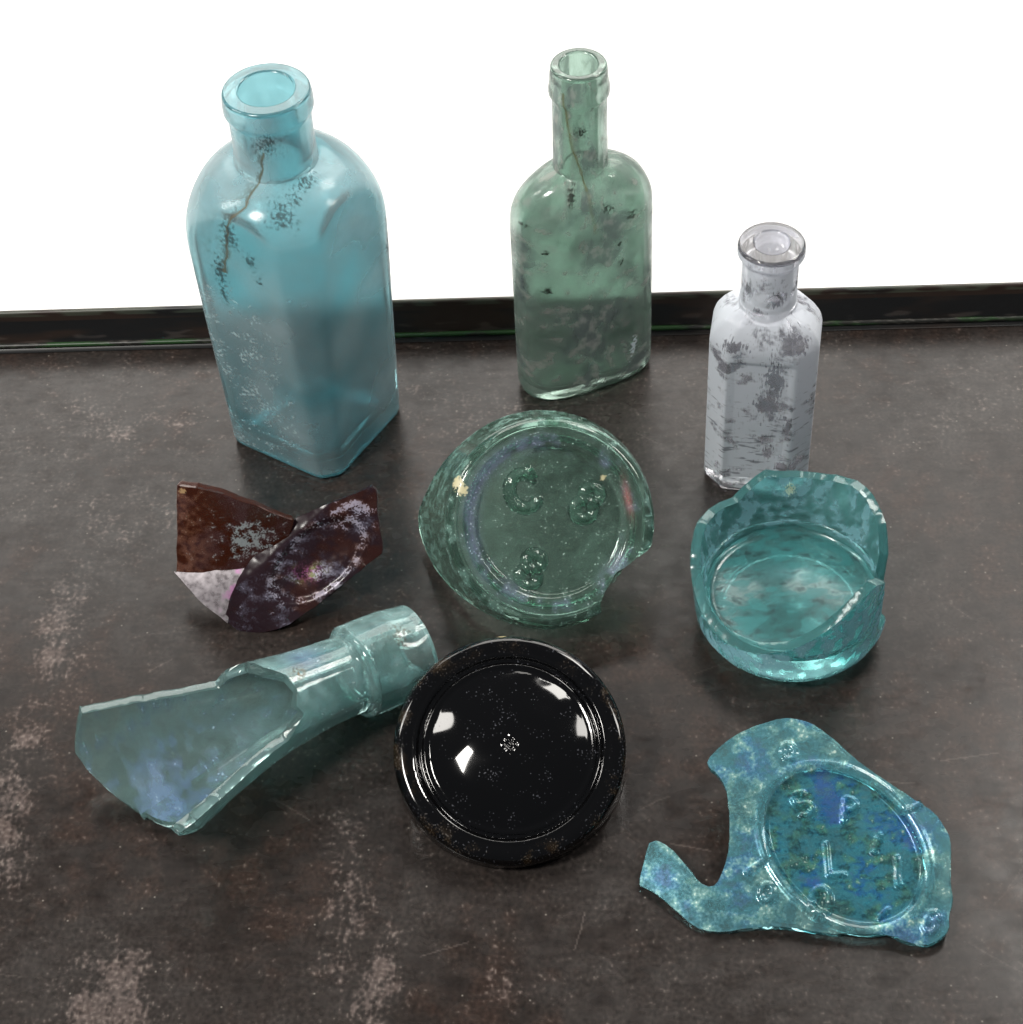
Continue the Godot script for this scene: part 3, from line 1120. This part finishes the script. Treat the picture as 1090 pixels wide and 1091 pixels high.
func build_black() -> void:
	var root := thing("dark_bottle_base", "glossy black round glass bottle base with concentric rings round a smooth dome", "glass fragment", lean(66, 0, Vector3(-0.0055, 0.0245, -0.4145)))
	var rh := 0.0400
	var hr := 0.0040
	var bend := func(q: Vector2) -> Vector3:
		var s := q.length()
		var d := q / maxf(s, 1e-6)
		var r := s
		var y := 0.0
		if s < rh - hr:
			y = -0.0012 * (1.0 - sm(0.0295, 0.0355, s))
			y += 0.0007 * exp(-pow((s - 0.0325) / 0.0006, 2.0)) - 0.0007 * exp(-pow((s - 0.0306) / 0.0008, 2.0)) + 0.0005 * exp(-pow((s - 0.0290) / 0.0005, 2.0))
			if s < 0.0275:
				y += 0.0062 * (1.0 - pow(s / 0.0275, 2.0))
			if s < 0.008:
				y += 0.0005 * exp(-pow(s / 0.0032, 2.0)) * (1.6 * sin(q.x * 2300.0) * cos(q.y * 1900.0) - 1.0)
			if s < 0.027:
				y += 0.00010 * sin(q.x * 310.0 + sin(q.y * 260.0) * 1.5)
		elif s < rh - hr + hr * 1.5:
			var a := (s - rh + hr) / hr
			r = rh - hr + hr * sin(a)
			y = -hr * (1.0 - cos(a))
		else:
			var l := s - (rh - hr + hr * 1.5)
			r = rh - hr + hr * sin(1.5) + l * 0.02
			y = -hr * (1.0 - cos(1.5)) - l
		return Vector3(d.x * r, y, d.y * r)
	var outline := PackedVector2Array()
	var e := deg_to_rad(66)
	var jn := noise(151, 0.2, 3)
	for k in 120:
		var a := TAU * k / 120.0
		# the wall below is broken off along the plane it stands on
		var hgt := 0.0245 - rh * sin(a) * cos(e)
		var l := hgt / sin(e) - 0.0038 - 0.0008 * (1.0 + jn.get_noise_1d(k * 9.0))
		outline.append(Vector2(cos(a), sin(a)) * (rh - hr + hr * 1.5 + maxf(l, 0.001)))
	var names := func(q: Vector2) -> String:
		return "base" if q.length() < rh else "wall"
	var m := StandardMaterial3D.new()
	m.albedo_color = lin(0.002, 0.002, 0.0022)
	m.roughness = 0.06
	m.metallic_specular = 0.5
	var box := bounds(outline)
	var w := 520
	var h := 520
	var n1 := field(152, w, h, box.size, 0.012, 3)
	var n2 := field(153, w, h, box.size, 0.0009, 3)
	var t := paint(w, h, func(u: float, v: float, k: int) -> Color:
		var q := box.position + box.size * Vector2(u, v)
		var s := q.length()
		var b := n1[k] * B - 1.0
		var f := n2[k] * B - 1.0
		var rimk := exp(-pow((s - 0.0385) / 0.0030, 2.0))
		var c := Color(0.50, 0.51, 0.55, sm(0.56, 0.8, f + b * 0.35 + rimk * 0.22) * 0.5)
		c = over(c, Color(0.26, 0.19, 0.09, rimk * sm(0.15, 0.5, b + f * 0.4) * 0.25))
		c = over(c, Color(0.72, 0.66, 0.5, sm(0.4, 0.9, exp(-Vector2((q.x + 0.0005) / 0.0022, (q.y + 0.0405) / 0.0012).length_squared()) + f * 0.3)))
		return c)
	sheet(root, outline, [], 0.0006, bend, func(_q: Vector2) -> float: return 0.0045, names, {"all": m}, [film(t, 0.35)], false, 0.0, 0.0003)

func build_hook() -> void:
	var root := thing("hooked_glass_fragment", "iridescent aqua glass base fragment with curved hook and embossed oval, nearest the lower right corner", "glass fragment", tilt(Vector3(-0.0642, 0.9511, 0.3023), Vector3(0.0971, 0.0072, -0.3576)))
	var outline := ragged(rounded(pts([-0.0362, -0.0515, -0.0302, -0.0566, -0.0213, -0.0614, -0.0125, -0.0640, -0.0056, -0.0642, 0.0000, -0.0621, 0.0057, -0.0574, 0.0131, -0.0485, 0.0196, -0.0420, 0.0252, -0.0372, 0.0317, -0.0318, 0.0377, -0.0270, 0.0405, -0.0209, 0.0416, -0.0177, 0.0410, -0.0114, 0.0395, -0.0032, 0.0396, 0.0030, 0.0374, 0.0080, 0.0368, 0.0125, 0.0334, 0.0153, 0.0286, 0.0172, 0.0233, 0.0156, 0.0187, 0.0127, 0.0087, 0.0118, -0.0023, 0.0109, -0.0121, 0.0081, -0.0231, 0.0067, -0.0313, 0.0074, -0.0395, 0.0075, -0.0458, 0.0043, -0.0510, -0.0013, -0.0566, -0.0075, -0.0610, -0.0110, -0.0623, -0.0116, -0.0597, -0.0204, -0.0569, -0.0264, -0.0512, -0.0229, -0.0461, -0.0161, -0.0425, -0.0095, -0.0386, -0.0074, -0.0353, -0.0100, -0.0322, -0.0172, -0.0306, -0.0255, -0.0297, -0.0351, -0.0306, -0.0417, -0.0328, -0.0468, -0.0354, -0.0485]), 1), 0.0015, 0.0003, 3)
	var oc := Vector2(0.0066, -0.0178)
	var oa := deg_to_rad(52)
	var ch := emboss([["O", -0.008, -0.0519, 0.0058, -12], ["S", -0.0052, -0.0337, 0.0085, -20], ["P", 0.0103, -0.0303, 0.0080, 12], ["I", 0.0176, -0.0185, 0.0062, 25], ["L", 0.0027, -0.0144, 0.0108, 2], ["I", 0.0231, -0.0086, 0.0095, 5], ["I", -0.0236, -0.0133, 0.0065, 60], ["O", -0.0205, -0.0042, 0.0060, 15], ["I", 0.0166, 0.0054, 0.0045, 50], ["8", 0.0316, 0.0096, 0.0070, 25], ["I", 0.0314, -0.0293, 0.0050, 70], ["O", -0.003, -0.0005, 0.009, 10]])
	var oval := func(q: Vector2) -> float:
		var p := (q - oc).rotated(-oa)
		return sqrt(pow(p.x / 0.0295, 2.0) + pow(p.y / 0.0225, 2.0))
	var bend := func(q: Vector2) -> Vector3:
		var o: float = oval.call(q)
		var y := -0.0016 * (1.0 - sm(0.93, 1.02, o)) - 0.0014 * (1.0 - sm(0.0, 0.9, o)) + 0.0007 * exp(-pow((o - 1.08) / 0.05, 2.0))
		y += raised(ch, q, 0.0011).x * 0.0007
		# the outer margin falls away toward the broken side wall on the left
		y -= 5.0 * pow(maxf(0.0, -0.022 - q.x), 2.0) * (0.6 if q.y > -0.03 else 0.9)
		y -= 4.0 * pow(maxf(0.0, -0.046 - q.y), 2.0)
		return Vector3(q.x, y, q.y)
	var names := func(q: Vector2) -> String:
		var e := raised(ch, q, 0.0011)
		if e.x > 0.4:
			return "embossed_character#%d" % int(e.y)
		return "oval_panel" if oval.call(q) < 1.0 else "margin"
	var box := bounds(outline)
	var w := 620
	var h := 520
	var n1 := field(161, w, h, box.size, 0.026, 4)
	var n2 := field(162, w, h, box.size, 0.0085, 4)
	var n3 := field(163, w, h, box.size, 0.0016, 3)
	var n4 := field(164, w, h, box.size, 0.0030, 4, Vector2(2.2, 1))
	var t := paint(w, h, func(u: float, v: float, k: int) -> Color:
		var q := box.position + box.size * Vector2(u, v)
		var l := n1[k] * B - 1.0
		var m := n2[k] * B - 1.0
		var f := n3[k] * B - 1.0
		var g := n4[k] * B - 1.0
		var o: float = oval.call(q)
		var c := Color(0.22, 0.56, 0.64).lerp(Color(0.15, 0.43, 0.66), sm(0.0, 0.4, l + m * 0.35 + g * 0.3))
		c = c.lerp(Color(0.30, 0.66, 0.58), sm(0.0, 0.4, m * 0.9 - l * 0.5))
		c = c.lerp(Color(0.55, 0.74, 0.55), sm(0.05, 0.5, m * 0.8 + f * 0.25 - l * 0.3) * 0.6)
		c = c.lerp(Color(0.36, 0.36, 0.62), sm(0.3, 0.55, l - m * 0.6 + f * 0.2) * 0.4)
		if o > 1.0:
			c = c.lerp(Color(0.60, 0.78, 0.82), 0.30 + 0.45 * sm(-0.2, 0.4, m * 0.8 + f * 0.4 - l * 0.2))
			c.a = clampf(0.34 + l * 0.35 + m * 0.35 + f * 0.25, 0.04, 0.8)
		else:
			c = c.lerp(Color(0.05, 0.20, 0.25), sm(-0.15, 0.5, g * 0.45 + m * 0.45 + f * 0.4 - l * 0.4) * 0.8)
			c.a = clampf(0.48 + l * 0.3 + g * 0.35 + f * 0.15, 0.06, 0.85)
		c = over(c, Color(0.90, 0.94, 0.88, sm(0.40, 0.65, f * 0.6 + m * 0.6) * (0.6 if o > 1.0 else 0.5)))
		return c)
	sheet(root, outline, [], 0.0006, bend, func(q: Vector2) -> float: return 0.0048 - 0.0012 * sm(-0.03, -0.05, q.x), names, {"all": glass(lin(0.38, 0.78, 0.83), 0.10, 0.05)}, [film(t, 0.28, 0.3)], false, 0.0, 0.0003)

func build_neck() -> void:
	# lies on its lip and on its flared, broken shoulder
	var p1 := Vector3(-0.1329, 0.0335, -0.4106)
	var zax := (p1 - Vector3(-0.046, 0.0180, -0.462)).normalized()
	var p0 := Vector3(-0.046, 0.0180, -0.462) - zax * 0.010
	var yax := (Vector3.UP - zax * zax.y).normalized()
	var root := thing("bottle_neck", "pale aqua broken bottle neck lying on its side with flared jagged shoulder", "glass fragment", Transform3D(Basis(yax.cross(zax), yax, zax), p0))
	var r0 := 0.014
	var ll := 0.126
	var shape := [[0.0, 0.0142], [0.03, 0.0142], [0.05, 0.0156], [0.065, 0.0182], [0.08, 0.0225], [0.092, 0.0268], [0.105, 0.0312], [0.12, 0.0355], [0.14, 0.040]]
	var rad := func(s: float) -> float:
		# smoothed table
		var r := (table(shape, s - 0.006) + table(shape, s) + table(shape, s + 0.006)) / 3.0
		r += 0.0030 * sm(0.0285, 0.0250, s) - 0.0012 * sm(0.012, 0.0, s)
		r += 0.0004 * exp(-pow((s - 0.0265) / 0.001, 2.0))
		return r
	var bend := func(q: Vector2) -> Vector3:
		var a := q.x / r0
		var r: float = rad.call(q.y)
		return Vector3(r * sin(a), r * cos(a), q.y)
	var half := PI * r0
	var rect := pts([-half, 0.0, half, 0.0, half, ll, -half, ll])
	# angles in degrees: 0 on top, positive on the near side
	var d := r0 * PI / 180.0
	var hole := ragged(pts([-96 * d, 0.135, -95 * d, 0.110, -93 * d, 0.090, -90 * d, 0.070, -72 * d, 0.067, -58 * d, 0.0615, -35 * d, 0.0625, -12 * d, 0.060, 8 * d, 0.0545, 30 * d, 0.0535, 48 * d, 0.056, 62 * d, 0.054, 85 * d, 0.062, 92 * d, 0.085, 94 * d, 0.100, 95 * d, 0.135]), 0.002, 0.0003, 9)
	# broken outer end: corners at both cut edges, a notch between
	var tail := pts([-190 * d, 0.108, -175 * d, 0.1085, -155 * d, 0.1135, -135 * d, 0.1180, -122 * d, 0.120, -97 * d, 0.1155, -88 * d, 0.1150, -88 * d, 0.135, -190 * d, 0.135])
	var tail2 := pts([88 * d, 0.1105, 96 * d, 0.1105, 104 * d, 0.106, 116 * d, 0.1005, 127 * d, 0.0985, 140 * d, 0.0990, 160 * d, 0.1035, 190 * d, 0.109, 190 * d, 0.135, 88 * d, 0.135])
	var w := 360
	var h := 480
	var size := Vector2(half * 2.0, ll)
	var n1 := field(171, w, h, size, 0.024, 4)
	var n2 := field(172, w, h, size, 0.007, 4)
	var n3 := field(173, w, h, size, 0.0016, 3)
	var t := paint(w, h, func(u: float, v: float, k: int) -> Color:
		var q := Vector2(lerpf(-half, half, u), v * ll)
		var l := n1[k] * B - 1.0
		var m := n2[k] * B - 1.0
		var f := n3[k] * B - 1.0
		var c := Color(0.64, 0.80, 0.80, clampf(0.13 + l * 0.34 + m * 0.2, 0.0, 0.5))
		if q.y < 0.03:
			c = over(c, Color(0.30, 0.28, 0.20, sm(0.35, 0.7, f * 0.6 + m * 0.3 + 0.5 * exp(-Vector2(q.x - 0.004, q.y - 0.011).length_squared() / 2.5e-5)) * 0.55))
		c = over(c, Color(0.48, 0.58, 0.76, exp(-Vector2(q.x + 0.002, q.y - 0.045).length_squared() / 4e-5) * 0.25))
		c = over(c, Color(0.45, 0.36, 0.20, exp(-Vector2(q.x - 0.003, q.y - 0.050).length_squared() / 6e-6) * sm(0.0, 0.3, f + 0.1) * 0.7))
		c = over(c, Color(0.88, 0.93, 0.93, sm(0.42, 0.6, f * 0.7 + m * 0.4) * 0.5))
		return c)
	var t2 := paint(w, h, func(u: float, v: float, k: int) -> Color:
		var q := Vector2(lerpf(-half, half, u), v * ll)
		var l := n1[k] * B - 1.0
		var m := n2[k] * B - 1.0
		var f := n3[k] * B - 1.0
		var c := Color(0.46, 0.54, 0.57, clampf(0.16 + l * 0.40 + m * 0.25, 0.0, 0.6))
		var e := exp(-pow((absf(q.x) - half * 0.93) / 0.009, 2.0) - pow((q.y - 0.098) / 0.013, 2.0))
		c = over(c, Color(0.34, 0.46, 0.62, clampf(e * 0.5 + m * 0.5 + f * 0.15 - 0.12, 0.0, 0.5)))
		c = over(c, Color(0.80, 0.87, 0.9, sm(0.40, 0.62, f * 0.6 + m * 0.5) * 0.5))
		return c)
	var names := func(q: Vector2) -> String:
		return "lip" if q.y < 0.0275 else ("neck" if q.y < 0.056 else "shoulder")
	sheet(root, rect, [hole, tail, tail2], 0.0007, bend, func(q: Vector2) -> float: return 0.0038 + 0.0018 * sm(0.030, 0.022, q.y), names, {"all": glass(lin(0.60, 0.89, 0.87), 0.08, 0.08)}, [film(t, 0.5), film(t2, 0.45)], false, TAU * r0, 0.0004)

func build_amber() -> void:
	var root := thing("amber_glass_fragment", "dark amber and purple glass heel fragment with white flaking weathering", "glass fragment", Transform3D(Basis(), Vector3(-0.085, 0.0, -0.505)))
	var dark := glass(lin(0.026, 0.014, 0.019), 0.85, 0.20)
	var amber := glass(lin(0.11, 0.028, 0.014), 0.42, 0.14)
	dark.metallic_specular = 0.3
	# base piece
	var o1 := ragged(rounded(pts([-0.0326, 0.0193, -0.0314, 0.0143, -0.0253, 0.0011, -0.0154, -0.0093, -0.0048, -0.0172, 0.0064, -0.0221, 0.0175, -0.0253, 0.0252, -0.0282, 0.0278, -0.0268, 0.0272, -0.0151, 0.0290, -0.0040, 0.0250, -0.0007, 0.0136, 0.0069, 0.0039, 0.0139, -0.0067, 0.0209, -0.0136, 0.0235, -0.0195, 0.0242, -0.0263, 0.0244]), 1), 0.0015, 0.0004, 21)
	var wob := noise(181, 60.0, 4)
	var bend := func(q: Vector2) -> Vector3:
		var p := (q - Vector2(0.004, -0.002)).rotated(deg_to_rad(38))
		var o := sqrt(pow(p.x / 0.021, 2.0) + pow(p.y / 0.0115, 2.0))
		var y := -0.0012 * (1.0 - sm(0.85, 1.05, o)) - 0.0012 * (1.0 - sm(0.0, 0.9, o)) + 0.0005 * wob.get_noise_2d(q.x, q.y)
		# bevelled break along the upper left side, rounded heel along the lower right
		y -= 0.25 * maxf(0.0, -p.y - 0.0125)
		y -= 14.0 * pow(maxf(0.0, p.y - 0.012), 2.0) + 10.0 * pow(maxf(0.0, -p.x - 0.024), 2.0)
		return Vector3(q.x, y, q.y)
	var box := bounds(o1)
	var w := 420
	var h := 380
	var n1 := field(181, w, h, box.size, 0.016, 4)
	var n2 := field(182, w, h, box.size, 0.0045, 4, Vector2(1.5, 1))
	var n3 := field(183, w, h, box.size, 0.0011, 3)
	var t := paint(w, h, func(u: float, v: float, k: int) -> Color:
		var q := box.position + box.size * Vector2(u, v)
		var l := n1[k] * B - 1.0
		var m := n2[k] * B - 1.0
		var f := n3[k] * B - 1.0
		var p := (q - Vector2(0.004, -0.002)).rotated(deg_to_rad(38))
		var clean := sm(-0.0115, -0.0130, p.y)
		var c := Color(0.42, 0.40, 0.47, sm(0.0, 0.6, l * 0.8 + m * 0.5 + f * 0.3) * 0.5)
		c = over(c, Color(0.26, 0.12, 0.08, sm(-0.1, 0.5, m * 0.3 - l + clampf(q.x * 14.0, -0.3, 0.35)) * 0.5))
		var o := sqrt(pow(p.x / 0.021, 2.0) + pow(p.y / 0.0115, 2.0))
		c = over(c, Color(0.66, 0.64, 0.70, exp(-pow((o - 0.97) / 0.12, 2.0)) * sm(-0.1, 0.35, m + f * 0.6) * 0.7))
		c = over(c, Color(0.70, 0.68, 0.76, sm(0.30, 0.65, exp(-Vector2((q.x - 0.018) / 0.008, (q.y + 0.019) / 0.005).length_squared()) * 0.6 + m * 0.6 + f * 0.3) * 0.8))
		var e := exp(-Vector2((q.x - 0.001) / 0.006, (q.y - 0.003) / 0.003).length_squared())
		if e > 0.05:
			var ir := Color(0.70, 0.40, 0.64).lerp(Color(0.62, 0.64, 0.44), sm(-0.2, 0.4, m - f * 0.4)).lerp(Color(0.88, 0.88, 0.95), sm(0.0, 0.5, l + f * 0.4))
			c = over(c, Color(ir.r, ir.g, ir.b, clampf(e * (0.5 + m + f * 0.6), 0.0, 0.6)))
		c = over(c, Color(0.70, 0.70, 0.72, sm(0.15, 0.5, m * 0.7 + f * 0.4 + l * 0.3) * sm(0.0105, 0.015, p.y) * 0.8))
		c.a *= 1.0 - clean
		return c)
	sheet_part(root, "base", tilt(Vector3(0.0105, 0.6581, 0.7529), Vector3(-0.0772, 0.0190, -0.5067) - root.position), o1, bend, 0.0052, dark, film(t, 0.35, 0.2))
	# side wall piece
	var o2 := ragged(pts([-0.0158, -0.0193, -0.0088, -0.0190, 0.0004, -0.0163, 0.0113, -0.0105, 0.0250, -0.0010, 0.0200, 0.0110, 0.0060, 0.0200, -0.0113, 0.0220, -0.0216, 0.0199]), 0.0015, 0.0003, 22)
	var box2 := bounds(o2)
	var m1 := field(184, 380, 360, box2.size, 0.016, 4)
	var m2 := field(185, 380, 360, box2.size, 0.0045, 4)
	var m3 := field(186, 380, 360, box2.size, 0.0011, 3)
	var t3 := paint(380, 360, func(u: float, v: float, k: int) -> Color:
		var q := box2.position + box2.size * Vector2(u, v)
		var l := m1[k] * B - 1.0
		var m := m2[k] * B - 1.0
		var f := m3[k] * B - 1.0
		var e := exp(-Vector2((q.x - 0.008) / 0.010, (q.y - 0.004) / 0.009).length_squared())
		var c := Color(0.36, 0.25, 0.26, sm(-0.3, 0.4, l + m * 0.3) * 0.45)
		c = over(c, Color(0.60, 0.40, 0.30, sm(0.0, 0.016, -q.x) * sm(-0.4, 0.4, m + l * 0.5) * 0.40))
		c = over(c, Color(0.64, 0.67, 0.68, sm(0.25, 0.65, e * 0.55 + m * 0.55 + f * 0.35) * 0.85))
		c = over(c, Color(0.75, 0.62, 0.45, sm(0.35, 0.8, exp(-Vector2(q.x + 0.0140, q.y + 0.0172).length_squared() / 2.4e-6) + f * 0.35) * 0.9))
		return c)
	sheet_part(root, "wall", tilt(Vector3(-0.057, 0.2593, 0.9641), Vector3(-0.1059, 0.0329, -0.5152) - root.position), o2, func(q: Vector2) -> Vector3: return Vector3(q.x, -7.0 * q.x * q.x + 0.0015, q.y), 0.0036, amber, film(t3, 0.4))
	# curved heel between them
	var o3 := ragged(pts([-0.0150, -0.0080, -0.0039, -0.0070, 0.0130, -0.0095, 0.0085, -0.0015, 0.0055, 0.0071, 0.0040, 0.0126, -0.0061, 0.0032]), 0.0012, 0.0003, 23)
	var box3 := bounds(o3)
	var k1 := field(187, 260, 220, box3.size, 0.010, 4)
	var k2 := field(188, 260, 220, box3.size, 0.0035, 4)
	var t4 := paint(260, 220, func(u: float, _v: float, k: int) -> Color:
		var l := k1[k] * B - 1.0
		var m := k2[k] * B - 1.0
		var c := Color(0.70, 0.67, 0.69, clampf(0.56 + m * 0.4 + l * 0.3, 0.1, 0.9))
		c = over(c, Color(0.66, 0.30, 0.60, sm(0.0, 0.5, l + m * 0.4) * 0.5 * sm(0.5, 0.85, u)))
		return c)
	sheet_part(root, "heel", tilt(Vector3(-0.092, 0.7298, 0.6774), Vector3(-0.1129, 0.0105, -0.5046) - root.position), o3, func(q: Vector2) -> Vector3: return Vector3(q.x, 0.001 - 9.0 * q.y * q.y, q.y), 0.0040, dark, film(t4, 0.4, 0.15))

func sheet_part(root: Node3D, called: String, at: Transform3D, outline: PackedVector2Array, bend: Callable, t: float, mat: Material, skin: Material) -> void:
	# one piece of a fragment, with its weathering as a sub-part
	var hold := Node3D.new()
	sheet(hold, outline, [], 0.0006, bend, func(_q: Vector2) -> float: return t, func(_q: Vector2) -> String: return called, {"all": mat}, [skin], false, 0.0, 0.0003)
	var main: Node3D = hold.get_child(0)
	var over_it: Node3D = hold.get_child(1)
	hold.remove_child(main)
	hold.remove_child(over_it)
	hold.free()
	main.transform = at
	root.add_child(main, true)
	main.add_child(over_it, true)
